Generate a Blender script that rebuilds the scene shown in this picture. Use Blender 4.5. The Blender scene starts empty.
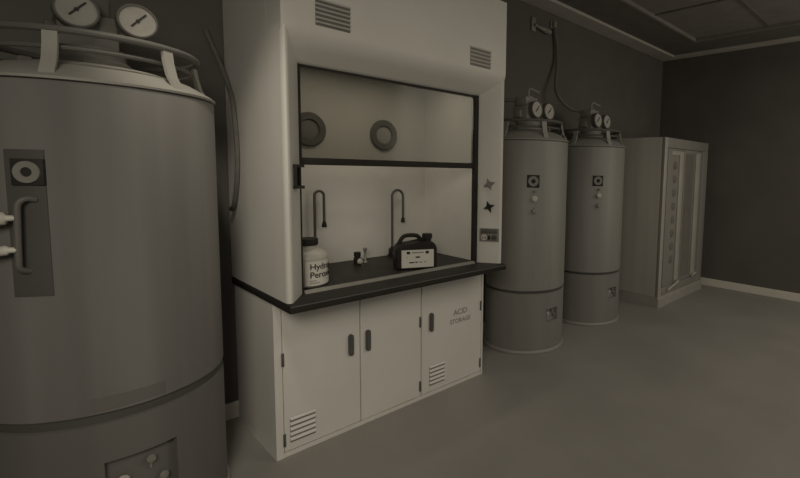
import bpy, bmesh, math, random
from mathutils import Vector, Matrix
random.seed(4)
C = bpy.context.scene.collection
PI = math.pi
W, HB, BT, HT, YW = 1.4545, 0.82, 0.862, 2.615, 0.60      # hood width, base height, bench top, hood top, back wall

# ------------------------------------------------------------------ materials
def mat(name, col, rough=0.5, metal=0.0, var=0.08, scale=(6, 6, 6), detail=4, bump=0.0, bscale=60, spec=0.5, marks=None):
    """procedural principled material: base colour broken up by object-space noise (wear, cabinet reflections), optional bump"""
    m = bpy.data.materials.new(name); m.use_nodes = True
    nt = m.node_tree; b = nt.nodes['Principled BSDF']
    b.inputs['Roughness'].default_value = rough; b.inputs['Metallic'].default_value = metal
    b.inputs['Specular IOR Level'].default_value = spec
    tc = nt.nodes.new('ShaderNodeTexCoord'); mp = nt.nodes.new('ShaderNodeMapping')
    mp.inputs['Scale'].default_value = scale
    nt.links.new(tc.outputs['Object'], mp.inputs['Vector'])
    nz = nt.nodes.new('ShaderNodeTexNoise'); nz.inputs['Scale'].default_value = 1.0
    nz.inputs['Detail'].default_value = detail
    nt.links.new(mp.outputs['Vector'], nz.inputs['Vector'])
    rp = nt.nodes.new('ShaderNodeValToRGB')
    lo = [c * (1 - var) for c in col] + [1]; hi = [min(1, c * (1 + var)) for c in col] + [1]
    rp.color_ramp.elements[0].color = lo; rp.color_ramp.elements[1].color = hi
    rp.color_ramp.elements[0].position = 0.3; rp.color_ramp.elements[1].position = 0.7
    nt.links.new(nz.outputs['Fac'], rp.inputs['Fac'])
    nt.links.new(rp.outputs['Color'], b.inputs['Base Color'])
    if bump:
        n2 = nt.nodes.new('ShaderNodeTexNoise'); n2.inputs['Scale'].default_value = bscale
        bp = nt.nodes.new('ShaderNodeBump'); bp.inputs['Strength'].default_value = bump; bp.inputs['Distance'].default_value = 0.002
        nt.links.new(tc.outputs['Object'], n2.inputs['Vector'])
        nt.links.new(n2.outputs['Fac'], bp.inputs['Height']); nt.links.new(bp.outputs['Normal'], b.inputs['Normal'])
    return m

M = {}
M['hood'] = mat('white_enamel', (.76, .74, .70), .45, var=.03, scale=(3, 3, 3))
M['liner'] = mat('white_liner', (.72, .70, .66), .5, var=.03)
M['hood_line'] = mat('grey_seam', (.30, .29, .27), .6)
M['black'] = mat('black_epoxy', (.034, .031, .029), .5, var=.1, spec=.15)
M['black_frame'] = mat('black_frame', (.034, .031, .029), .55, var=.1, spec=.12)
M['black_plastic'] = mat('black_plastic', (.030, .027, .025), .5, var=.1, spec=.15)
M['grey_metal'] = mat('grey_metal', (.30, .29, .28), .4, .5)
M['dark_grey'] = mat('dark_grey', (.10, .095, .09), .5)
M['mid_grey'] = mat('mid_grey', (.24, .23, .21), .6)
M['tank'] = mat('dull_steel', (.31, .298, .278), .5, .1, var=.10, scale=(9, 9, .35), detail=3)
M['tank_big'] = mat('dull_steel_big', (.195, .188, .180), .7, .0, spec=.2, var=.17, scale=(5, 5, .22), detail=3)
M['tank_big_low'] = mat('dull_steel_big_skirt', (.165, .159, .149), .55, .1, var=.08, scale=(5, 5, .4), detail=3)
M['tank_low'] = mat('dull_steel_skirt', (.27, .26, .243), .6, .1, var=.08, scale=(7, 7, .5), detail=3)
M['tank_top'] = mat('dull_steel_dome', (.35, .338, .312), .55, .1, var=.06)
M['rail'] = mat('rail_steel', (.135, .13, .12), .6, .1, var=.06)
M['neck'] = mat('valve_body', (.30, .288, .262), .6, .1, var=.1)
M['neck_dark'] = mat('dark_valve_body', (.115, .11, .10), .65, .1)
M['face_dim'] = mat('dimmed_gauge_face', (.31, .298, .272), .65, var=.08, scale=(20, 20, 20))  # dial colour darkened to offset the strong light on the big tank
M['panel'] = mat('dark_panel', (.085, .082, .075), .6, var=.06)
M['face'] = mat('gauge_face', (.50, .48, .44), .6, var=.03)
M['bezel'] = mat('gauge_bezel', (.17, .16, .15), .45, .3)
M['pale'] = mat('pale_knob', (.60, .58, .52), .5)
M['floor'] = mat('grey_floor', (.335, .319, .30), .55, var=.10, scale=(1.3, 1.3, 1), detail=6, bump=.12, bscale=90, spec=.3)
M['wall'] = mat('black_wall', (.160, .149, .139), .9, var=.08, scale=(2, 2, 2), spec=.1)
M['ceil'] = mat('black_ceiling', (.22, .205, .19), .9, var=.08, spec=.1)
M['ceil_trim'] = mat('grey_ceiling_trim', (.62, .59, .55), .8, var=.06, spec=.1)
M['ceil_tray'] = mat('grey_ceiling_tray', (.32, .30, .28), .85, var=.08, spec=.1)
M['base'] = mat('pale_baseboard', (.86, .83, .76), .5, var=.03)
M['bottle'] = mat('bottle_plastic', (.50, .485, .445), .4, var=.03)
M['label'] = mat('paper_label', (.74, .72, .66), .7, var=.02)
M['ink'] = mat('black_ink', (.022, .020, .018), .7)
M['grey_ink'] = mat('faded_ink', (.33, .315, .285), .8)
M['port'] = mat('grey_port', (.17, .163, .15), .7, var=.08, scale=(20, 20, 20))
M['port_in'] = mat('grey_port_centre', (.27, .26, .238), .7, var=.08, scale=(20, 20, 20))
M['port_light'] = mat('pale_port_centre', (.50, .48, .44), .7, var=.06)
M['cab'] = mat('dull_cabinet', (.58, .555, .51), .6, .05, var=.22, scale=(3.4, 3.4, .15), detail=2)  # vertical streaks painted in for the soft reflections on the side
M['cab_front'] = mat('dull_cabinet_front', (.34, .325, .30), .55, .15, var=.08, scale=(5, 5, .4))
M['cab_light'] = mat('pale_cabinet_trim', (.56, .535, .49), .5, .2, var=.06)
M['cab_dark'] = mat('dark_cabinet_glass', (.23, .22, .203), .45, 0, var=.1)
M['hose'] = mat('grey_hose', (.17, .16, .15), .7, var=.1, scale=(30, 30, 30))
M['plinth'] = mat('grey_plinth', (.42, .40, .37), .6, var=.08)
# sash glass: real, slightly grey and dusty
g = bpy.data.materials.new('sash_glass'); g.use_nodes = True
nt = g.node_tree; nt.nodes.remove(nt.nodes['Principled BSDF'])
tr = nt.nodes.new('ShaderNodeBsdfTransparent'); tr.inputs['Color'].default_value = (.66, .655, .63, 1)
gl = nt.nodes.new('ShaderNodeBsdfGlossy'); gl.inputs['Roughness'].default_value = .12
mx = nt.nodes.new('ShaderNodeMixShader'); fr = nt.nodes.new('ShaderNodeFresnel'); fr.inputs['IOR'].default_value = 1.35
nt.links.new(fr.outputs['Fac'], mx.inputs['Fac']); nt.links.new(tr.outputs[0], mx.inputs[1]); nt.links.new(gl.outputs[0], mx.inputs[2])
nt.links.new(mx.outputs[0], nt.nodes['Material Output'].inputs['Surface'])
M['glass'] = g

# ------------------------------------------------------------------ mesh helpers
def box(bm, x0, x1, y0, y1, z0, z1, bev=0.0, mtx=None):
    r = bmesh.ops.create_cube(bm, size=1.0)
    vs = r['verts']
    for v in vs:
        v.co = Vector(((x0 + x1) / 2 + v.co.x * (x1 - x0), (y0 + y1) / 2 + v.co.y * (y1 - y0), (z0 + z1) / 2 + v.co.z * (z1 - z0)))
    if bev:
        es = list({e for v in vs for e in v.link_edges})
        r2 = bmesh.ops.bevel(bm, geom=es, offset=bev, segments=2, affect='EDGES', profile=.5)
        vs = list(set([v for v in vs if v.is_valid] + r2['verts']))
    if mtx: bmesh.ops.transform(bm, matrix=mtx, verts=vs)

def tube(bm, pts, rad, seg=10, closed=False):
    pts = [Vector(p) for p in pts]; n = len(pts); rings = []
    rads = rad if isinstance(rad, (list, tuple)) else [rad] * n
    prev = None
    for i, p in enumerate(pts):
        if closed: t = pts[(i + 1) % n] - pts[i - 1]
        else: t = pts[min(i + 1, n - 1)] - pts[max(i - 1, 0)]
        t.normalize()
        if prev is None:
            a = t.cross(Vector((0, 0, 1)))
            if a.length < 1e-3: a = t.cross(Vector((1, 0, 0)))
        else: a = prev - t * prev.dot(t)
        a.normalize(); b = t.cross(a); prev = a
        rings.append([bm.verts.new(p + (a * math.cos(2 * PI * k / seg) + b * math.sin(2 * PI * k / seg)) * rads[i]) for k in range(seg)])
    m = n if closed else n - 1
    for i in range(m):
        r0, r1 = rings[i], rings[(i + 1) % n]
        for k in range(seg): bm.faces.new((r0[k], r0[(k + 1) % seg], r1[(k + 1) % seg], r1[k]))
    if not closed: bm.faces.new(rings[0][::-1]); bm.faces.new(rings[-1])

def smooth_path(pts, n=8):
    pts = [Vector(p) for p in pts]; out = []
    P = [2 * pts[0] - pts[1]] + pts + [2 * pts[-1] - pts[-2]]
    for i in range(1, len(P) - 2):
        p0, p1, p2, p3 = P[i - 1:i + 3]
        for k in range(n):
            t = k / n
            out.append(.5 * ((2 * p1) + (p2 - p0) * t + (2 * p0 - 5 * p1 + 4 * p2 - p3) * t * t + (3 * p1 - p0 - 3 * p2 + p3) * t ** 3))
    out.append(pts[-1]); return out

def lathe(bm, prof, seg=48, mtx=None):
    """prof: list of (r, z); closed at r=0 ends"""
    rings = []; new = []
    for r, z in prof:
        if r < 1e-6: v = bm.verts.new((0, 0, z)); rings.append([v]); new.append(v)
        else:
            rg = [bm.verts.new((r * math.cos(2 * PI * k / seg), r * math.sin(2 * PI * k / seg), z)) for k in range(seg)]
            rings.append(rg); new += rg
    for a, b in zip(rings, rings[1:]):
        for k in range(seg):
            k2 = (k + 1) % seg
            if len(a) == 1 and len(b) == 1: continue
            if len(a) == 1: bm.faces.new((a[0], b[k2], b[k]))
            elif len(b) == 1: bm.faces.new((a[k], a[k2], b[0]))
            else: bm.faces.new((a[k], a[k2], b[k2], b[k]))
    if mtx: bmesh.ops.transform(bm, matrix=mtx, verts=new)

def prism(bm, poly, axis, a0, a1):
    """extrude a 2-D polygon along an axis: z -> (x,y), x -> (y,z), y -> (x,z)"""
    def pt(p, a): return {'z': (p[0], p[1], a), 'x': (a, p[0], p[1]), 'y': (p[0], a, p[1])}[axis]
    lo = [bm.verts.new(pt(p, a0)) for p in poly]; hi = [bm.verts.new(pt(p, a1)) for p in poly]
    n = len(poly)
    bm.faces.new(lo[::-1]); bm.faces.new(hi)
    for i in range(n): bm.faces.new((lo[i], lo[(i + 1) % n], hi[(i + 1) % n], hi[i]))

def obj(name, fill, m, parent=None, smooth=True, label=None, loc=None):
    bm = bmesh.new()
    if callable(fill): fill(bm)
    else:
        for f in fill: f(bm)
    bmesh.ops.recalc_face_normals(bm, faces=bm.faces)
    me = bpy.data.meshes.new(name); bm.to_mesh(me); bm.free()
    me.materials.append(m)
    if smooth:
        for p in me.polygons: p.use_smooth = True
        try: me.set_sharp_from_angle(angle=math.radians(35))
        except Exception: pass
    o = bpy.data.objects.new(name, me); C.objects.link(o)
    if loc: o.location = loc
    if parent: o.parent = parent
    if label: o['label'] = label
    return o

def thing(name, label, cat, loc=(0, 0, 0), rz=0, group=None):
    o = bpy.data.objects.new(name, None); C.objects.link(o)
    o.empty_display_size = .1; o.location = loc; o.rotation_euler = (0, 0, rz)
    o['label'] = label; o['category'] = cat
    if group: o['group'] = group
    return o

def tag(o, label, cat, group=None):
    o['label'] = label; o['category'] = cat
    if group: o['group'] = group
    return o

def struct(name, fill, m, smooth=False):
    o = obj(name, fill, m, smooth=smooth); o['kind'] = 'structure'; return o

def text_mesh(body, size, m, parent, mtx, name='lettering', depth=.0006, bend=None, align='CENTER', bold=0.0):
    cu = bpy.data.curves.new(name, 'FONT'); cu.body = body; cu.size = size; cu.extrude = depth; cu.align_x = align; cu.offset = bold
    cu.space_line = .95
    tmp = bpy.data.objects.new('tmp', cu); C.objects.link(tmp)
    dg = bpy.context.evaluated_depsgraph_get()
    me = bpy.data.meshes.new_from_object(tmp.evaluated_get(dg))
    bpy.data.objects.remove(tmp); bpy.data.curves.remove(cu)
    if bend:
        bm = bmesh.new(); bm.from_mesh(me); bmesh.ops.triangulate(bm, faces=bm.faces)
        for _ in range(3):
            le = [e for e in bm.edges if e.calc_length() > .006]
            if le: bmesh.ops.subdivide_edges(bm, edges=le, cuts=1); bmesh.ops.triangulate(bm, faces=bm.faces)
        bm.to_mesh(me); bm.free()
    for v in me.vertices: v.co = bend(v.co) if bend else (mtx @ v.co)
    me.materials.clear(); me.materials.append(m)
    o = bpy.data.objects.new(name, me); C.objects.link(o); o.parent = parent
    return o
# text lying in the plane facing -y: glyph x -> x, glyph y -> z
def facing_front(x, y, z): return Matrix.Translation((x, y, z)) @ Matrix.Rotation(PI / 2, 4, 'X')

# ------------------------------------------------------------------ the room
XR, XL, YF, HC = 5.54, -3.0, -4.2, 3.12
struct('floor', lambda b: box(b, XL, XR + .1, YF, YW + .1, -.06, 0), M['floor'])
struct('wall_back', lambda b: box(b, XL, XR + .1, YW, YW + .1, 0, HC + .3), M['wall'])
struct('wall_right', lambda b: box(b, XR, XR + .1, YF, YW, 0, HC + .3), M['wall'])
TX0, TX1, TY0, TY1 = 0.2, 4.93, -3.4, -.07        # tray opening
def ceil_ring(b):
    box(b, XL, XR, TY1, YW, HC, HC + .08); box(b, XL, XR, YF, TY0, HC, HC + .08)
    box(b, XL, TX0, TY0, TY1, HC, HC + .08); box(b, TX1, XR, TY0, TY1, HC, HC + .08)
struct('ceiling', ceil_ring, M['ceil'])
def tray(b):
    box(b, TX0 - .04, TX1 + .04, TY0 - .04, TY1 + .04, HC + .03, HC + .06)
struct('trim_5', tray, M['ceil_tray'])
def lip(b):
    box(b, TX0, TX1, TY1 - .035, TY1, HC - .008, HC + .03, .002); box(b, TX1 - .035, TX1, TY0, TY1 - .035, HC - .008, HC + .03, .002)
    box(b, TX0, TX0 + .035, TY0, TY1 - .035, HC - .008, HC + .03, .002); box(b, TX0 + .035, TX1 - .035, TY0, TY0 + .035, HC - .008, HC + .03, .002)
struct('trim_3', lip, M['ceil_tray'])
def tees(b):
    for x in (1.4, 2.6, 3.8): box(b, x - .015, x + .015, TY0 + .035, TY1 - .035, HC + .02, HC + .03)
    for y in (-.9, -1.9): box(b, TX0 + .035, TX1 - .035, y - .015, y + .015, HC + .021, HC + .03)
struct('trim_4', tees, M['ceil'])
struct('trim_1', lambda b: box(b, XL, XR, .38, YW, HC - .03, HC, .006), M['ceil_trim'])
struct('trim_2', lambda b: box(b, XR - .14, XR, YF, .38, HC - .03, HC, .006), M['ceil_trim'])
def bb(b0, x0, x1, y0, y1): box(b0, x0, x1, y0, y1, 0, .10, .004)
struct('baseboard_back', lambda b: bb(b, XL, XR - .015, YW - .015, YW), M['base'])
struct('baseboard_right', lambda b: bb(b, XR - .015, XR, YF, YW), M['base'])

# ------------------------------------------------------------------ base cabinets under the hood
def louver(name, x0, x1, z0, z1, y, parent, n, m=None, dark=None):
    """louvred vent grille standing proud of a panel facing -y"""
    f = obj(name, lambda b: box(b, x0, x1, y - .0016, y, z0, z1), dark or M['dark_grey'], parent, smooth=False)
    h = (z1 - z0) / n
    def slats(b):
        for i in range(n):
            za = z0 + i * h
            prism(b, [(y - .0016, za + h * .52), (y - .010, za + h * .52), (y - .012, za + h * .58), (y - .0016, za + h * .98)], 'x', x0, x1)
    obj('slat_set', slats, m or M['hood'], f, smooth=False)
    return f

def cabinet(label, x0, x1, doors, gap_left, gap_right):
    t = thing('base_cabinet', label, 'cabinet', (x0, 0, 0), 0, 'white cabinets under the fume hood')
    w = x1 - x0
    def body(b):
        box(b, 0, w, .0, .55, 0, HB)
        if gap_left: box(b, 0, .0375, -.016, 0, 0, HB)
        if gap_right: box(b, 1.4405 - x0, w, -.016, 0, 0, HB)
        box(b, .038 if gap_left else 0, w - .015 if gap_right else w, -.013, 0, 0, .024)
    obj('body', body, M['hood'], t, smooth=False)
    for d in doors:
        a, c = d['x']
        dr = obj('door', lambda b: box(b, a - x0, c - x0, -.016, -.0002, .028, HB - .012, .004), M['hood'], t, smooth=False)
        hx = d['handle'] - x0 - .013
        def hd(b):
            poly = [(hx + .014 * math.cos(PI * i / 6), .554 + .014 * math.sin(PI * i / 6)) for i in range(7)] + [(hx - .014 * math.cos(PI * i / 6), .456 - .014 * math.sin(PI * i / 6)) for i in range(7)]
            prism(b, poly, 'y', -.030, -.0162)
            prism(b, [(hx + (x - hx) * .7, .505 + (z - .505) * .95) for x, z in poly], 'y', -.0325, -.030)
        obj('handle', hd, M['dark_grey'], dr, label='dark grey pull handle')
        ex = d['hinge'] - x0 - (.006 if d['hinge'] > .5 else 0)
        for z in (.095, .525):
            obj('hinge', lambda b: box(b, ex - .007, ex + .007, -.022, -.0161, z - .035, z + .035, .003), M['dark_grey'], dr)
        if 'vent' in d:
            va, vb = d['vent']; louver('vent', va - x0, vb - x0, .070, .208, -.0162, dr, 5, dark=M['mid_grey'])
        if d.get('text'):
            text_mesh('ACID', .054, M['grey_ink'], dr, facing_front(1.236 - x0, -.0165, .505), bold=.001)
            text_mesh('STORAGE', .043, M['grey_ink'], dr, facing_front(1.236 - x0, -.0165, .448), bold=.001)
    return t
cabinet('white two-door base cabinet under left of fume hood, two dark handles and low vent', 0.0, .9035,
        [dict(x=(.042, .470), handle=.424, hinge=.040, vent=(.070, .203)), dict(x=(.476, .900), handle=.531, hinge=.898)], 1, 0)
cabinet('white single-door cabinet lettered ACID STORAGE under right end of fume hood', .9045, W,
        [dict(x=(.9085, 1.436), handle=.992, hinge=1.434, vent=(.968, 1.095), text=True)], 0, 1)

# ------------------------------------------------------------------ worktop
wt = thing('worktop', 'black epoxy worktop slab of the fume hood on white base cabinets', 'worktop', (0, 0, HB))
def slab(b): box(b, -.004, W + .004, -.239, YW - .012, .0005, BT - HB, .007)
obj('slab', slab, M['black'], wt)
def highlight_line(b): tube(b, [(.0, -.2365, .0345), (W, -.2365, .0345)], .0035, 8)  # highlight of the bevelled edge, built as a thin grey tube
obj('edge_highlight', highlight_line, M['dark_grey'], wt, label='thin grey line standing in for the front edge highlight')
# ------------------------------------------------------------------ fume hood
fh = thing('fume_hood', 'tall white laboratory fume hood with half-raised black-framed sash on black worktop', 'fume hood', (0, 0, BT))
Z = lambda z: z - BT
def sides(s):
    if s < 0: return lambda b: box(b, 0, .018, -.03, YW - .012, .0005, Z(HT))
    return lambda b: box(b, W - .018, W, -.03, YW - .012, .0005, Z(HT))
obj('side_panel', sides(-1), M['hood'], fh, smooth=False); obj('side_panel', sides(1), M['hood'], fh, smooth=False)
def post(s):
    pl = [(0, -.178), (.002, -.189), (.008, -.197), (.017, -.2), (.026, -.197), (.034, -.189), (.124, -.068), (.126, -.06), (.126, -.03), (0, -.03)]
    if s > 0: pl = [(W - x, y) for x, y in pl[::-1]]; pl = [(min(x, W), y) for x, y in pl]
    return lambda b: prism(b, pl, 'z', .0005, Z(2.140))
pL = obj('front_post', post(-1), M['hood'], fh); 
# right post is a touch narrower (controls face the opening)
def postR(b): prism(b, [(W, -.03), (1.342, -.03), (1.342, -.06), (1.344, -.068), (1.4205, -.189), (1.4285, -.197), (1.4375, -.2), (W - .008, -.197), (W - .002, -.189), (W, -.178)], 'z', .0005, Z(2.140))
pR = obj('front_post', postR, M['hood'], fh)
def fascia(b):
    pf = [(-.2, Z(HT)), (-.2, Z(2.150)), (-.196, Z(2.128)), (-.184, Z(2.104)), (-.165, Z(2.082)), (-.14, Z(2.06)), (-.075, Z(2.018)), (-.062, Z(2.008)), (-.03, Z(2.006)), (-.03, Z(HT))]
    prism(b, pf, 'x', .0004, W - .0004)
fa = obj('fascia', fascia, M['hood'], fh)
louver('vent', .157, .331, Z(2.168), Z(2.292), -.2002, fa, 6, dark=M['port'])
louver('vent', 1.132, 1.308, Z(2.158), Z(2.275), -.2002, fa, 5, dark=M['mid_grey'])
obj('top_panel', lambda b: box(b, .018, W - .018, -.03, YW - .012, Z(HT) - .02, Z(HT)), M['hood'], fh, smooth=False)
obj('back_liner', lambda b: box(b, .10, 1.38, .565, YW - .013, .001, Z(2.3)), M['liner'], fh, smooth=False)
obj('side_liner', lambda b: box(b, 1.362, 1.38, -.03, .565, .001, Z(2.3)), M['liner'], fh, smooth=False)
obj('side_liner', lambda b: box(b, .10, .118, -.03, .565, .001, Z(2.3)), M['liner'], fh, smooth=False)
obj('roof_liner', lambda b: box(b, .118, 1.362, -.03, .565, Z(2.12), Z(2.14)), M['liner'], fh, smooth=False)
obj('baffle', lambda b: box(b, .118, 1.362, .552, .5648, Z(1.545), Z(1.552)), M['mid_grey'], fh, smooth=False)
# round ports on the back liner
for px, ri in ((.455, .0), (.993, .055)):
    mt = Matrix.Translation((px, .5648, Z(1.742))) @ Matrix.Rotation(PI / 2, 4, 'X')
    p = obj('port', lambda b: lathe(b, [(.108, 0), (.108, .012), (.100, .020), (.066, .020), (.060, .008), (.060, 0)], 40, mt), M['port'], fh, label='round grey port on the back liner')
    obj('port_cover', lambda b: lathe(b, [(.0, .010), (.045, .009), (.0605, .006), (.0605, 0)], 40, mt), M['port_light'] if ri else M['port_in'], p)
# sash tracks, sash
def track_l(b): box(b, .1265, .135, -.062, -.036, .001, Z(2.007))
def track_r(b): box(b, 1.308, 1.3415, -.062, -.036, .001, Z(2.007))
obj('sash_track', track_l, M['black_frame'], fh, smooth=False); obj('sash_track', track_r, M['black_frame'], fh, smooth=False)
def sfr(b):
    box(b, .136, 1.307, -.058, -.040, Z(1.516), Z(1.552), .003)
    box(b, .136, 1.307, -.058, -.040, Z(1.992), Z(2.006))
    box(b, .136, .142, -.058, -.040, Z(1.55), Z(1.994)); box(b, 1.298, 1.307, -.058, -.040, Z(1.55), Z(1.994))
sa = obj('sash', sfr, M['black_frame'], fh, label='black sash frame raised half way')
obj('glass', lambda b: box(b, .1421, 1.2979, -.052, -.046, Z(1.5521), Z(1.9919)), M['glass'], sa, smooth=False)
def sill(b):
    prism(b, [(-.085, .0006), (-.078, .010), (-.066, .015), (-.050, .013), (-.0625, .0006)][:4] + [(-.0625, .0006)], 'x', .136, 1.307)
obj('sill', sill, M['mid_grey'], fh, label='grey sill strip at the sash opening')
# D handle on the left post
def grip(b):
    d = Vector((.74, .0, 0)).normalized()
    box(b, .056, .070, -.176, -.162, Z(1.402), Z(1.517), .003)
    box(b, .058, .104, -.172, -.118, Z(1.402), Z(1.416)); box(b, .058, .104, -.172, -.118, Z(1.503), Z(1.517))
    box(b, .100, .108, -.124, -.092, Z(1.402), Z(1.517))
obj('sash_grip', grip, M['black_frame'], fh, label='black bracket on the left post')
# frame of the bevel on the right post: t along the bevel towards the room, n out of it
e0 = Vector((1.344, -.068, 0)); e1 = Vector((1.4265, -.197, 0)); tv = (e1 - e0).normalized(); nv = Vector((tv.y, -tv.x, 0)); nv = -nv if nv.x > 0 else nv
def bev(u, z, h): 
    p = e0 + tv * u + nv * h; return Vector((p.x, p.y, Z(z)))
def bev_mtx(u, z, h=0.0):
    # local x -> tv (right in view), local y -> up, local z -> nv (out)
    m = Matrix((( tv.x, 0, nv.x, 0), (tv.y, 0, nv.y, 0), (0, 1, 0, 0), (0, 0, 0, 1))); m.translation = bev(u, z, h); return m
def star(b, mtx):
    poly = []
    for k in range(8):
        r = .043 if k % 2 == 0 else .017
        a = PI / 4 * k + .35; poly.append((r * math.cos(a), r * math.sin(a)))
    lo = [b.verts.new(mtx @ Vector((x, y, .018))) for x, y in poly]; hi = [b.verts.new(mtx @ Vector((x * .92, y * .92, .034))) for x, y in poly]
    n = 8
    b.faces.new(lo[::-1]); b.faces.new(hi)
    for i in range(n): b.faces.new((lo[i], lo[(i + 1) % n], hi[(i + 1) % n], hi[i]))
    lathe(b, [(.0, .040), (.012, .040), (.014, .034)], 16, mtx); lathe(b, [(.014, .0), (.012, .02)], 16, mtx)
obj('star_knob', lambda b: star(b, bev_mtx(.078, 1.412)), M['mid_grey'], pR, smooth=False, label='upper star knob, grey')
obj('star_knob', lambda b: star(b, bev_mtx(.079, 1.257)), M['black_plastic'], pR, smooth=False, label='lower star knob, black')
om = bev_mtx(.083, 1.060)
op = obj('outlet_plate', lambda b: box(b, -.072, .066, -.046, .046, 0, .006, .002, om), M['mid_grey'], pR, label='grey twin outlet plate')
obj('outlet_cover', lambda b: box(b, -.060, .054, .012, .042, .0061, .011, .002, om), M['dark_grey'], op)
for ox in (-.037, .032):
    lt = om @ Matrix.Translation((ox, -.018, 0))
    so = obj('socket', lambda b: lathe(b, [(.0, .0085), (.020, .0085), (.021, .006)], 20, lt), M['dark_grey'] if ox > 0 else M['pale'], op)
    obj('pin_hole', lambda b: [box(b, sx - .003, sx + .003, -.007, .007, .0086, .0095, 0, lt) for sx in (-.008, .008)], M['ink'], so)
lt = om @ Matrix.Translation((-.003, -.018, 0))
obj('switch', lambda b: box(b, -.009, .009, -.014, .014, .0061, .012, .002, lt), M['black_plastic'], op)

# ------------------------------------------------------------------ gooseneck faucets and bench fittings
def faucet(x, y, dx, label, top, spout):
    t = thing('gooseneck_faucet', label, 'faucet', (x, y, BT), 0, 'gooseneck faucets at the back of the hood')
    def base(b):
        lathe(b, [(.0, .0005), (.034, .0005), (.034, .012), (.026, .018), (.024, .055), (.014, .062), (.012, .07)], 24)
        box(b, -.03, .03, -.026, .0, .0005, .05, .004)
    obj('base', base, M['black_plastic'], t)
    k = obj('knob', lambda b: lathe(b, [(.0, .026), (.014, .024), (.019, .012), (.012, .0)], 18, Matrix.Translation((0, -.026, .030)) @ Matrix.Rotation(PI / 2, 4, 'X')), M['pale'], t, label='pale round knob')
    r = abs(dx) / 2; pts = [(0, 0, .06), (0, 0, .2), (0, 0, top - BT - r)]
    for i in range(1, 13):
        a = PI - PI * i / 12; pts.append((dx / 2 + dx / 2 * math.cos(a), 0, top - BT - r + r * 1.0 * math.sin(a)))
    pts.append((dx, 0, spout - BT + .03))
    obj('spout_pipe', lambda b: tube(b, pts, .0085, 10), M['dark_grey'], t)
    obj('nozzle', lambda b: lathe(b, [(.0, .04), (.009, .04), (.012, .03), (.016, .012), (.016, .002), (.0, .002)], 16, Matrix.Translation((dx, 0, spout - BT - .004))), M['black_plastic'], t)
faucet(.465, .525, .062, 'dark gooseneck faucet at back of hood, behind the hydrogen peroxide bottle', 1.352, 1.118)
faucet(1.038, .525, .093, 'dark gooseneck faucet at back of hood, just left of the black jug', 1.348, 1.108)
def turret(x, y, label, r, h):
    t = thing('bench_valve', label, 'valve', (x, y, BT), 0, 'small black valves on the worktop')
    obj('body', lambda b: lathe(b, [(0, .0005), (r, .0005), (r, h * .55), (r * .8, h * .6), (r * .8, h * .66), (r * .95, h * .7), (r * .95, h), (0, h)], 20), M['black_plastic'], t)
    obj('knob', lambda b: lathe(b, [(.0, .026), (.014, .024), (.019, .012), (.012, .0)], 18, Matrix.Translation((0, -r + .002, h * .3)) @ Matrix.Rotation(PI / 2, 4, 'X')), M['pale'], t, label='pale round knob')
turret(.70, .42, 'stubby black bench valve with pale knob, midway between the two faucets', .024, .082)
th = obj('drain_pin', lambda b: lathe(b, [(0, .0005), (.020, .0005), (.012, .006), (.008, .012), (.008, .075), (.013, .082), (.013, .098), (0, .10)], 16), M['grey_metal'], None, loc=(.775, .45, BT))
tag(th, 'thin grey upright pin beside the stubby black bench valve', 'valve')

# ------------------------------------------------------------------ hydrogen peroxide bottle
bo = thing('reagent_bottle', 'white bottle with black cap and hydrogen peroxide label behind left hood post', 'bottle', (.236, .115, BT))
BR = .104
obj('body', lambda b: lathe(b, [(0, .001), (BR - .01, .001), (BR, .01), (BR, .150), (BR - .004, .166), (BR - .014, .180), (BR - .034, .192), (.050, .201), (.046, .206), (.046, .218), (0, .218)], 48), M['bottle'], bo)
obj('cap', lambda b: lathe(b, [(0, .2185), (.052, .2185), (.055, .222), (.055, .250), (.052, .255), (0, .255)], 32), M['black_plastic'], bo, label='black screw cap')
def wrap(b, a0, a1, z0, z1, r):
    n = 24; A = [a0 + (a1 - a0) * i / n for i in range(n + 1)]
    lo = [b.verts.new((r * math.cos(a), r * math.sin(a), z0)) for a in A]; hi = [b.verts.new((r * math.cos(a), r * math.sin(a), z1)) for a in A]
    lo2 = [b.verts.new(((BR + .0002) * math.cos(a), (BR + .0002) * math.sin(a), z0)) for a in A]; hi2 = [b.verts.new(((BR + .0002) * math.cos(a), (BR + .0002) * math.sin(a), z1)) for a in A]
    for i in range(n):
        b.faces.new((lo[i], lo[i + 1], hi[i + 1], hi[i])); b.faces.new((hi[i], hi[i + 1], hi2[i + 1], hi2[i])); b.faces.new((lo2[i], lo2[i + 1], lo[i + 1], lo[i]))
A0 = math.radians(-121)
lb = obj('label', lambda b: wrap(b, A0, A0 + 2.4, .012, .142, BR + .0008), M['label'], bo, label='white paper label')
def curve_on(z0, off):
    return lambda co: Vector(((BR + .0022 + co.z) * math.cos(A0 + (co.x + off) / BR), (BR + .0022 + co.z) * math.sin(A0 + (co.x + off) / BR), z0 + co.y))
text_mesh('Hydrogen\nPeroxide', .046, M['ink'], lb, None, bend=curve_on(.098, .022), align='LEFT', bold=.0004)
def smallprint(b):
    for z, l in ((.036, .034), (.024, .05)):
        cf = curve_on(z, .022)
        n = 6
        for i in range(n):
            q = [cf(Vector((l * (i + dx) / n, dz, .0004))) for dx, dz in ((0, 0), (1, 0), (1, .005), (0, .005))]
            b.faces.new([b.verts.new(p) for p in q])
obj('small_print', smallprint, M['grey_ink'], lb)

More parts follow.
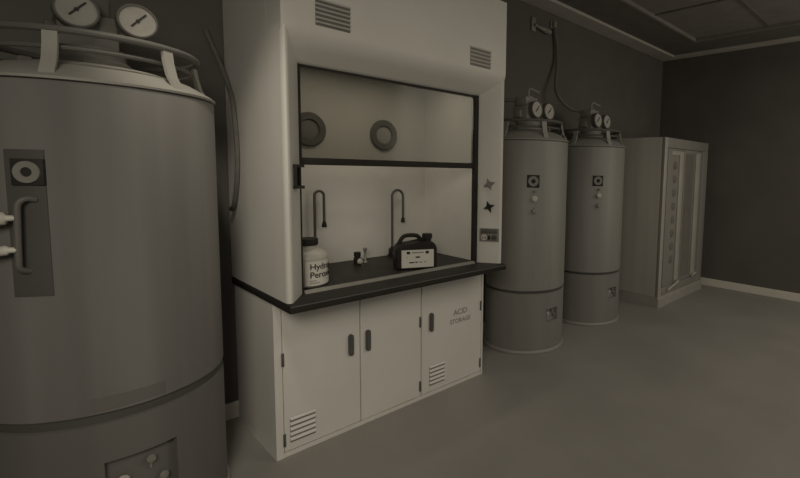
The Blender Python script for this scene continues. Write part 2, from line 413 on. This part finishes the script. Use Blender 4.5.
# ------------------------------------------------------------------ black jug
jg = thing('jerrycan', 'black plastic jug with top handle, cap and pale label on the worktop', 'jug', (.925, .086, BT), math.radians(-25))
def jbody(b):
    pl = [(-.128, .002), (.128, .002), (.132, .010), (.132, .125), (.126, .150), (.112, .168), (.085, .182), (.03, .166), (-.085, .164), (-.110, .158), (-.128, .140), (-.132, .120), (-.132, .010)]
    v0 = len(b.verts); prism(b, pl, 'y', -.070, .070)
    es = [e for e in b.edges if abs(e.verts[0].co.y - e.verts[1].co.y) < 1e-6]
    bmesh.ops.bevel(b, geom=es, offset=.012, segments=3, affect='EDGES', profile=.5)
obj('body', jbody, M['black_plastic'], jg)
obj('handle', lambda b: tube(b, smooth_path([(-.110, 0, .145), (-.096, 0, .178), (-.074, 0, .206), (-.045, 0, .214), (.0, 0, .213), (.022, 0, .202), (.052, 0, .166)], 5), .0135, 12), M['black_plastic'], jg)
obj('cap', lambda b: lathe(b, [(0, .165), (.026, .165), (.026, .188), (.033, .190), (.033, .218), (.030, .222), (0, .222)], 24, Matrix.Translation((.080, 0, 0))), M['black_plastic'], jg, label='ribbed black screw cap')
jl = obj('label', lambda b: box(b, -.098, .108, -.0716, -.0702, .014, .128), M['label'], jg, smooth=False, label='pale rectangular label')
for x in (-.055, .065):
    obj('hazard_mark', lambda b: box(b, x - .011, x + .011, -.0722, -.0717, .102, .119), M['ink'], jl, smooth=False)
# the jug's print is too small to read in the photograph: broken lines of dark strokes
for x0, x1, z, h, m in ((-.032, .042, .106, .009, 'grey_ink'), (-.066, -.060, .079, .006, 'grey_ink'), (-.010, .018, .076, .010, 'ink'), (-.050, -.018, .043, .008, 'ink'), (-.012, .004, .044, .008, 'ink'), (.012, .034, .044, .008, 'grey_ink'), (.048, .056, .045, .007, 'ink')):
    obj('print_line', lambda b: box(b, x0, x1, -.0721, -.0717, z, z + h), M[m], jl, smooth=False)

# ------------------------------------------------------------------ tanks
def cyl_mtx(r, ang, z):
    """local x -> right when facing the surface, y -> up, z -> outwards, on a cylinder of radius r"""
    a = math.radians(ang); n = Vector((math.cos(a), math.sin(a), 0)); t = Vector((-math.sin(a), math.cos(a), 0))
    m = Matrix(((t.x, 0, n.x, 0), (t.y, 0, n.y, 0), (0, 1, 0, 0), (0, 0, 0, 1))); m.translation = n * r + Vector((0, 0, z)); return m
def shell_patch(b, r0, r1, a0, a1, z0, z1, n=10):
    A = [math.radians(a0 + (a1 - a0) * i / n) for i in range(n + 1)]
    g = [[b.verts.new((r * math.cos(a), r * math.sin(a), z)) for a in A] for r, z in ((r0, z0), (r1, z0), (r1, z1), (r0, z1))]
    for i in range(n):
        for j in range(4): b.faces.new((g[j][i], g[j][i + 1], g[(j + 1) % 4][i + 1], g[(j + 1) % 4][i]))
    b.faces.new([g[j][0] for j in range(4)][::-1]); b.faces.new([g[j][n] for j in range(4)])

def tank(label, x, y, R, HR, HS, big=False, emb=-130.0, win=(-107, -85, .265, .372), ring_r=.29, ring_z=1.914, ring2_z=1.863, strap0=-117, gz=2.02, gdx=(-.02, .146)):
    t = thing('storage_tank', label, 'tank', (x, y, 0), 0, 'tall dull steel storage tanks')
    # body above the seam
    obj('body', lambda b: lathe(b, [(0, HS + .012), (R - .006, HS + .012), (R, HS + .018), (R, HR - .012), (R - .004, HR - .004), (R - .012, HR), (0, HR)], 96), M['tank_big'] if big else M['tank'], t)
    # skirt with a real opening
    a0, a1, z0, z1 = win; g = .024 if big else .012
    def skirt(b):
        angs = [a0 + (a1 - a0) * i / 8 for i in range(9)] + [a1 + (360 - (a1 - a0)) * i / 80 for i in range(1, 80)]
        zs = [.03, z0, z1, HS - g]; rr = R - .001
        vv = [[b.verts.new((rr * math.cos(math.radians(a)), rr * math.sin(math.radians(a)), z)) for a in angs] for z in zs]
        n = len(angs)
        for j in range(3):
            for i in range(n):
                if j == 1 and i < 8: continue
                b.faces.new((vv[j][i], vv[j][(i + 1) % n], vv[j + 1][(i + 1) % n], vv[j + 1][i]))
        top = [b.verts.new(((R - .012) * math.cos(math.radians(a)), (R - .012) * math.sin(math.radians(a)), HS - g + .003)) for a in angs]
        for i in range(n): b.faces.new((vv[3][i], vv[3][(i + 1) % n], top[(i + 1) % n], top[i]))
    obj('seam_band', lambda b: lathe(b, [(R - .03, HS - g - .003), (R - .012, HS - g - .003), (R - .012, HS + .013), (R - .03, HS + .013)], 96), M['panel'], t, label='dark seam groove')
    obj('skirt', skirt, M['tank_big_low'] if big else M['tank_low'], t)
    def recess(b):
        n = 8; A = [math.radians(a0 + (a1 - a0) * i / n) for i in range(n + 1)]; ri = R - .03
        o0 = [b.verts.new(((R - .001) * math.cos(a), (R - .001) * math.sin(a), z0)) for a in A]; o1 = [b.verts.new(((R - .001) * math.cos(a), (R - .001) * math.sin(a), z1)) for a in A]
        i0 = [b.verts.new((ri * math.cos(a), ri * math.sin(a), z0)) for a in A]; i1 = [b.verts.new((ri * math.cos(a), ri * math.sin(a), z1)) for a in A]
        for i in range(n):
            b.faces.new((i0[i], i0[i + 1], i1[i + 1], i1[i])); b.faces.new((o0[i], o0[i + 1], i0[i + 1], i0[i])); b.faces.new((o1[i], i1[i], i1[i + 1], o1[i + 1]))
        b.faces.new((o0[0], i0[0], i1[0], o1[0])); b.faces.new((o0[n], o1[n], i1[n], i0[n]))
    rc = obj('recess', recess, M['tank_big_low'] if big else M['tank_low'], t, smooth=False, label='shallow recess with small valves')
    am = (a0 + a1) / 2; sp = (a1 - a0)
    for da, dz, s in ((-.28, .62, 1.0), (.12, .80, .8), (.30, .45, .8)):
        mm = cyl_mtx(R - .03, am + da * sp, z0 + dz * (z1 - z0))
        k = (.085 if big else .13) * (z1 - z0) * s
        obj('valve', lambda b: (lathe(b, [(k * .35, 0), (k * .35, .010), (k * .9, .012), (k, .016), (k * .8, .022), (0, .024)], 14, mm), box(b, -k * .25, k * .25, -k * 3.0 * s, 0, .002, .008, 0, mm)), M['mid_grey'] if s < 1 else M['cab_light'], rc)
    # foot ring
    obj('foot_ring', lambda b: lathe(b, [(R - .05, .0), (R + .006, .0), (R + .010, .006), (R + .010, .018), (R + .004, .028), (R - .006, .034), (R - .05, .034), (R - .05, 0)], 96), M['tank_top'], t)
    # dome
    obj('dome', lambda b: lathe(b, [(R - .012, HR + .0005), (R + .004, HR + .002), (R + .006, HR + .010), (R - .01, HR + .022), (R * .80, HR + .062), (R * .55, HR + .092), (R * .30, HR + .104), (0, HR + .106)], 96), M['tank_top'], t)
    # guard rail: two rings carried by flat bent straps
    gr = obj('guard_rail', lambda b: tube(b, [(ring_r * math.cos(2 * PI * k / 60), ring_r * math.sin(2 * PI * k / 60), ring_z) for k in range(60)], .0125, 10, True), M['rail'], t)
    obj('lower_ring', lambda b: tube(b, [((ring_r - .02) * math.cos(2 * PI * k / 60), (ring_r - .02) * math.sin(2 * PI * k / 60), ring2_z) for k in range(60)], .0085, 8, True), M['rail'], gr)
    for k in range(6):
        a = (-113, -57.5, 2, 62, 122, -176)[k]
        mt = Matrix.Rotation(math.radians(a), 4, 'Z')
        rb = R - .012; zb = HR + .012; h = ring_z - zb
        prof = [(rb + .006, zb - .004), (rb, zb + .02), (rb - (rb - ring_r) * .45, zb + h * .35), (ring_r + .012, zb + h * .68), (ring_r + .006, zb + h)]
        def st(b):
            w = .020; vs = []
            for s in (-w, w):
                vs.append([b.verts.new(mt @ Vector((r, s, z))) for r, z in prof]); vs.append([b.verts.new(mt @ Vector((r - .014, s, z + .004))) for r, z in prof])
            n = len(prof)
            for i in range(n - 1):
                for p, q in ((0, 2), (3, 1), (1, 0), (2, 3)): b.faces.new((vs[p][i], vs[q][i], vs[q][i + 1], vs[p][i + 1]))
            b.faces.new((vs[0][0], vs[1][0], vs[3][0], vs[2][0])); b.faces.new((vs[0][-1], vs[2][-1], vs[3][-1], vs[1][-1]))
        obj('strap', st, M['tank_top'], gr)
    # neck: collar, valve block, gauges, valve lever
    zt = HR + .10; NK = M['neck_dark'] if big else M['neck']; GR = .061 if big else .066
    nk = obj('neck', lambda b: (lathe(b, [(0, zt - .004), (.125, zt - .004), (.125, zt + .02), (.105, zt + .035), (.105, zt + .075), (0, zt + .075)], 40),
                                box(b, -.105, .075, -.075, .085, zt + .07, zt + .20, .008)), NK, t)
    obj('valve_block', lambda b: (box(b, -.10, .055, -.06, .075, zt + .20, zt + .275, .01), box(b, -.03, .03, -.03, .03, zt + .26, zt + .29, .006),
                                  box(b, -.135, -.104, -.03, .03, zt + .10, zt + .16, .006)), NK, nk)
    obj('valve_lever', lambda b: tube(b, [(-.0, 0, zt + .285), (-.0, 0, zt + .345), (.012, -.008, zt + .355), (.085, -.045, zt + .325)], [.008, .008, .009, .011], 8), M['tank_top'], nk)
    for gx in gdx:
        mg = Matrix.Translation((gx, -.075, gz)) @ Matrix.Rotation(PI / 2 - .06, 4, 'X') @ Matrix.Rotation(0, 4, 'Z')
        gg = obj('gauge', lambda b: (lathe(b, [(0, 0), (GR, 0), (GR + .006, .006), (GR + .006, .042), (GR + .002, .046), (GR - .002, .046), (GR - .002, .040)], 36, mg),
                                     tube(b, [(gx, -.09, gz), (gx * .5, -.05, zt + .11)], .012, 8)), M['neck_dark'] if big else M['bezel'], nk)
        obj('gauge_face', lambda b: lathe(b, [(GR - .0015, .0405), (0, .0405)], 36, mg), M['face_dim'] if big else M['face'], gg, label='pale dial')
        def nd(b):
            m2 = mg @ Matrix.Rotation(math.radians(48), 4, 'Z')
            box(b, -.032, .042, -.0032, .0032, .042, .0435, 0, m2); lathe(b, [(0, .0445), (.007, .0445), (.007, .0415)], 12, m2)
        obj('needle', nd, M['ink'], gg)
    # emblem: black square plate with a pale ring
    ez = 1.472 if big else 1.426; es = .043 if big else .050
    me = cyl_mtx(R, emb, ez)
    em = obj('emblem_plate', lambda b: box(b, -es, es, -es, es, -.01, .0035 if not big else .0105, .0012, me), M['ink'], t, label='black square plate with a pale ring')
    eo = .0036 if not big else .0106
    obj('emblem_ring', lambda b: lathe(b, [(es * .36, eo), (es * .36, eo + .005), (es * .82, eo + .005), (es * .82, eo)], 32, me), M['mid_grey'] if big else M['port_in'], em)
    if not big:
        for z, r, m in ((1.345, .010, M['mid_grey']), (1.288, .024, M['pale']), (1.190, .020, M['neck'])):
            mk = cyl_mtx(R, emb + 1.6, z)
            obj('knob', lambda b: lathe(b, [(r * .5, -.003), (r * .5, .008), (r, .010), (r, .022), (r * .7, .028), (0, .029)], 20, mk), m, t)
    else:
        pn = obj('control_panel', lambda b: shell_patch(b, R - .004, R + .004, -130.2, -115.2, 1.06, 1.545), M['panel'], t, label='dark control panel strip')
        def hn(b):
            P = lambda ang, r, z: (r * math.cos(math.radians(ang)), r * math.sin(math.radians(ang)), z)
            tube(b, smooth_path([P(-119.2, R + .003, 1.382), P(-121.6, R + .022, 1.386), P(-123.6, R + .032, 1.368), P(-124.0, R + .033, 1.32), P(-124.6, R + .033, 1.20), P(-124.8, R + .028, 1.16), P(-123.6, R + .003, 1.145)], 6), .0095, 10)
        hd = obj('handle', hn, M['rail'], pn)
        for z, rr in ((1.325, .021), (1.222, .016)):
            def pg(b):
                P = lambda ang, r, zz: (r * math.cos(math.radians(ang)), r * math.sin(math.radians(ang)), zz)
                tube(b, [P(-124.6, R + .034, z), P(-127.0, R + .040, z), P(-127.8, R + .042, z), P(-133, R + .05, z - .006), P(-134, R + .05, z - .007)], [.009, .010, rr, rr, rr * .7], 14)
            obj('peg', pg, M['pale'], hd, label='pale rounded peg')
    # raised plate above the seam
    if big: obj('name_plate', lambda b: shell_patch(b, R - .002, R + .002, -104, -74, HS + .028, HS + .075), M['tank_big_low'], t)
    return t
R2 = .348
tank('largest steel tank at left edge beside fume hood, with dark panel and handle', -.60, .125, .402, 1.775, .600, True, emb=-121.2, win=(-101, -69, .18, .43), ring_r=.345, ring_z=1.948, ring2_z=1.893, gz=2.07, gdx=(-.05, .13))
tank('steel tank just right of the fume hood, nearer of the slim pair', 2.20, .232, R2, 1.753, .517, emb=-130.6)
tank('steel tank between its slim twin and the grey cabinet', 3.20, .245, R2, 1.753, .517, emb=-132.9, gdx=(-.05, .12))

# ------------------------------------------------------------------ hoses, wall bracket, cable
h = thing('gas_hose', 'grey flexible hose hanging from the back wall down to the farther slim tank', 'hose', (2.97, YW - .03, 2.98))
def hose1(b):
    pts = [(2.97, .574, 2.985), (2.985, .57, 2.90), (3.01, .565, 2.78), (3.015, .558, 2.62), (2.95, .52, 2.44), (2.90, .47, 2.30), (2.94, .42, 2.20), (3.02, .37, 2.135), (3.092, .31, 2.118)]
    tube(b, [Vector(p) - Vector((2.97, YW - .03, 2.98)) for p in smooth_path(pts, 8)], .017, 10)
obj('hose', hose1, M['hose'], h)
obj('ferrule', lambda b: lathe(b, [(0, -.03), (.024, -.03), (.024, .03), (0, .03)], 16), M['neck'], h)
obj('wall_plate', lambda b: box(b, -.04, .04, .012, .0298, -.035, .04, .004), M['neck'], h)
tag(obj('gas_hose', lambda b: tube(b, [Vector(p) - Vector((1.80, YW - .03, 2.32)) for p in smooth_path([(1.80, .57, 2.32), (1.82, .56, 2.22), (1.88, .47, 2.13), (1.98, .37, 2.098), (2.08, .275, 2.10)], 8)], .017, 10), M['hose'], None, loc=(1.80, YW - .03, 2.32)),
    'short grey hose leaving the slim tank beside the fume hood, towards the wall', 'hose')
wbk = thing('wall_bracket', 'small grey wall valve fitting high on back wall left of the long hose', 'bracket', (2.77, YW, 2.91))
obj('plate', lambda b: box(b, -.14, -.08, -.022, 0, -.06, .07, .004), M['neck'], wbk)
obj('valve_arm', lambda b: tube(b, [(-.11, -.03, .0), (-.06, -.035, -.01), (.06, -.035, -.02), (.12, -.035, -.022)], [.014, .014, .026, .026], 10), M['neck'], wbk)
cab = obj('cable', lambda b: tube(b, [Vector(p) for p in smooth_path([(-.085, .588, 2.235), (-.060, .583, 2.16), (-.030, .555, 2.06), (-.016, .494, 1.95), (-.014, .43, 1.854), (-.014, .405, 1.758), (-.014, .382, 1.588), (-.014, .40, 1.427), (-.014, .46, 1.29), (-.014, .52, 1.26)], 8)], .0125, 8), M['hose'])
tag(cab, 'grey cable running down the left side panel of the fume hood', 'cable')

# ------------------------------------------------------------------ far cabinet
X0, X1, CY0, CY1, CH = 4.00, 5.30, -.18, YW - .02, 1.905
ct = thing('equipment_cabinet', 'tall dull grey equipment cabinet in the far corner right of the tanks', 'cabinet', (X0, CY0, 0))
cw, cd = X1 - X0, CY1 - CY0
obj('body', lambda b: box(b, 0, cw, .02, cd, .12, CH, .006), M['cab'], ct)
obj('plinth', lambda b: prism(b, [(-.02, 0), (-.02, .10), (.0, .1198), (cd, .1198), (cd, 0)], 'x', .0, cw), M['plinth'], ct, smooth=False)
def frame(b):
    box(b, 0, .09, -.006, .0199, .12, CH, .004); box(b, .09, cw, -.006, .0199, CH - .11, CH, .004); box(b, cw - .17, cw, -.006, .0199, .12, CH - .11, .004)
    box(b, .09, cw - .17, -.006, .0199, .12, .21, .004)
obj('front_frame', frame, M['cab_front'], ct)
obj('corner_trim', lambda b: box(b, .0, .075, -.014, -.0061, .12, CH - .002, .003), M['cab_light'], ct)
d1 = obj('door', lambda b: box(b, .12, .56, -.002, .0195, .215, CH - .115, .003), M['cab_front'], ct)
obj('frame_bar', lambda b: (box(b, .41, .52, -.018, -.0021, .25, CH - .14, .006), box(b, .20, .41, -.012, -.0021, CH - .19, CH - .14, .004)), M['cab_light'], d1)
for k in range(8):
    zz = 1.60 - k * .155
    obj('button', lambda b: lathe(b, [(.045, 0), (.045, .006), (.030, .012), (0, .012)], 18, Matrix.Translation((.31, -.0021, zz)) @ Matrix.Rotation(PI / 2, 4, 'X')), M['cab_dark'], d1)
obj('latch', lambda b: tube(b, [(.22, -.03, .175), (.50, -.03, .235)], .012, 8), M['pale'], d1, label='pale latch bar at the foot')
d2 = obj('door', lambda b: box(b, .57, cw - .175, -.002, .0195, .215, CH - .115, .003), M['cab_front'], ct)
obj('pane', lambda b: box(b, .60, .86, -.004, -.0021, .26, CH - .16), M['cab_dark'], d2, smooth=False)
obj('frame_bar', lambda b: box(b, .90, 1.03, -.018, -.0021, .25, CH - .14, .006), M['cab_light'], d2)
obj('latch', lambda b: tube(b, [(.92, -.03, .235), (1.04, -.03, .26)], .010, 8), M['pale'], d2)

# ------------------------------------------------------------------ light
wd = bpy.data.worlds.new('room_light'); bpy.context.scene.world = wd; wd.use_nodes = True
bg = wd.node_tree.nodes['Background']; bg.inputs['Color'].default_value = (1.0, .92, .76, 1); bg.inputs['Strength'].default_value = .30
def area(name, loc, tgt, sx, sy, power, col=(1, .918, .755)):
    l = bpy.data.lights.new(name, 'AREA'); l.shape = 'RECTANGLE'; l.size = sx; l.size_y = sy; l.energy = power; l.color = col
    o = bpy.data.objects.new(name, l); C.objects.link(o); o.location = loc
    o.rotation_euler = (Vector(tgt) - Vector(loc)).to_track_quat('-Z', 'Y').to_euler()
    return o
LIGHTS = dict(world=.06, left=10.5, right=19, ceil=20, hood=1.8, spot=64)
bg.inputs['Strength'].default_value = LIGHTS['world']
wl = area('left_fill', (-1.62, -2.75, 2.30), (-.15, -.2, .45), 1.1, .9, LIGHTS['left']); wl.data.spread = math.radians(105)  # added fill light behind the camera, brightens the hood's left side
area('right_fill', (4.3, -3.9, 2.0), (3.8, 0, 1.0), 2.0, 2.0, LIGHTS['right'])  # added fill from the front right, out of view, for the tanks
area('ceiling_lamp', (2.6, -2.6, 3.05), (2.6, -2.6, 0), 3.6, .8, LIGHTS['ceil'])
sp = bpy.data.lights.new('gap_fill_spot', 'SPOT'); sp.energy = LIGHTS['spot']; sp.color = (1, .918, .755); sp.shadow_soft_size = .10  # added unseen spot, fills the gap between big tank and hood side
sp.spot_size = math.radians(34); sp.spot_blend = 1.0
so = bpy.data.objects.new('gap_fill_spot', sp); C.objects.link(so); so.location = (-.60, -.85, 3.06)
so.rotation_euler = (Vector((-.06, .38, 1.0)) - so.location).to_track_quat('-Z', 'Y').to_euler()
area('hood_lamp', (.74, .2, 2.11), (.74, .22, 0), .9, .12, LIGHTS['hood'])

# ------------------------------------------------------------------ camera
xc, yc, zc, yaw, pitch, roll, f, cx, cy = -.8575, -2.3928, 1.5093, .828, -.0922, .0204, 462.2772, 510.4954, 213.0394
r = Vector((math.cos(yaw), -math.sin(yaw), 0)); fw = Vector((math.sin(yaw), math.cos(yaw), 0)); u = Vector((0, 0, 1))
fw2 = fw * math.cos(pitch) + u * math.sin(pitch); u2 = -fw * math.sin(pitch) + u * math.cos(pitch)
r3 = r * math.cos(roll) + u2 * math.sin(roll); u3 = -r * math.sin(roll) + u2 * math.cos(roll)
cd_ = bpy.data.cameras.new('camera'); co = bpy.data.objects.new('camera', cd_); C.objects.link(co)
co.matrix_world = Matrix(((r3.x, u3.x, -fw2.x, xc), (r3.y, u3.y, -fw2.y, yc), (r3.z, u3.z, -fw2.z, zc), (0, 0, 0, 1)))
cd_.sensor_fit = 'HORIZONTAL'; cd_.sensor_width = 36; cd_.lens = f / 800 * 36
cd_.shift_x = -(cx - 400) / 800; cd_.shift_y = (cy - 239) / 800; cd_.clip_start = .05
sc = bpy.context.scene; sc.camera = co
vs = sc.view_settings; sc.display_settings.display_device = 'sRGB'
vs.view_transform = 'Standard'; vs.look = 'None'; vs.exposure = 0; vs.gamma = 1; vs.use_curve_mapping = False
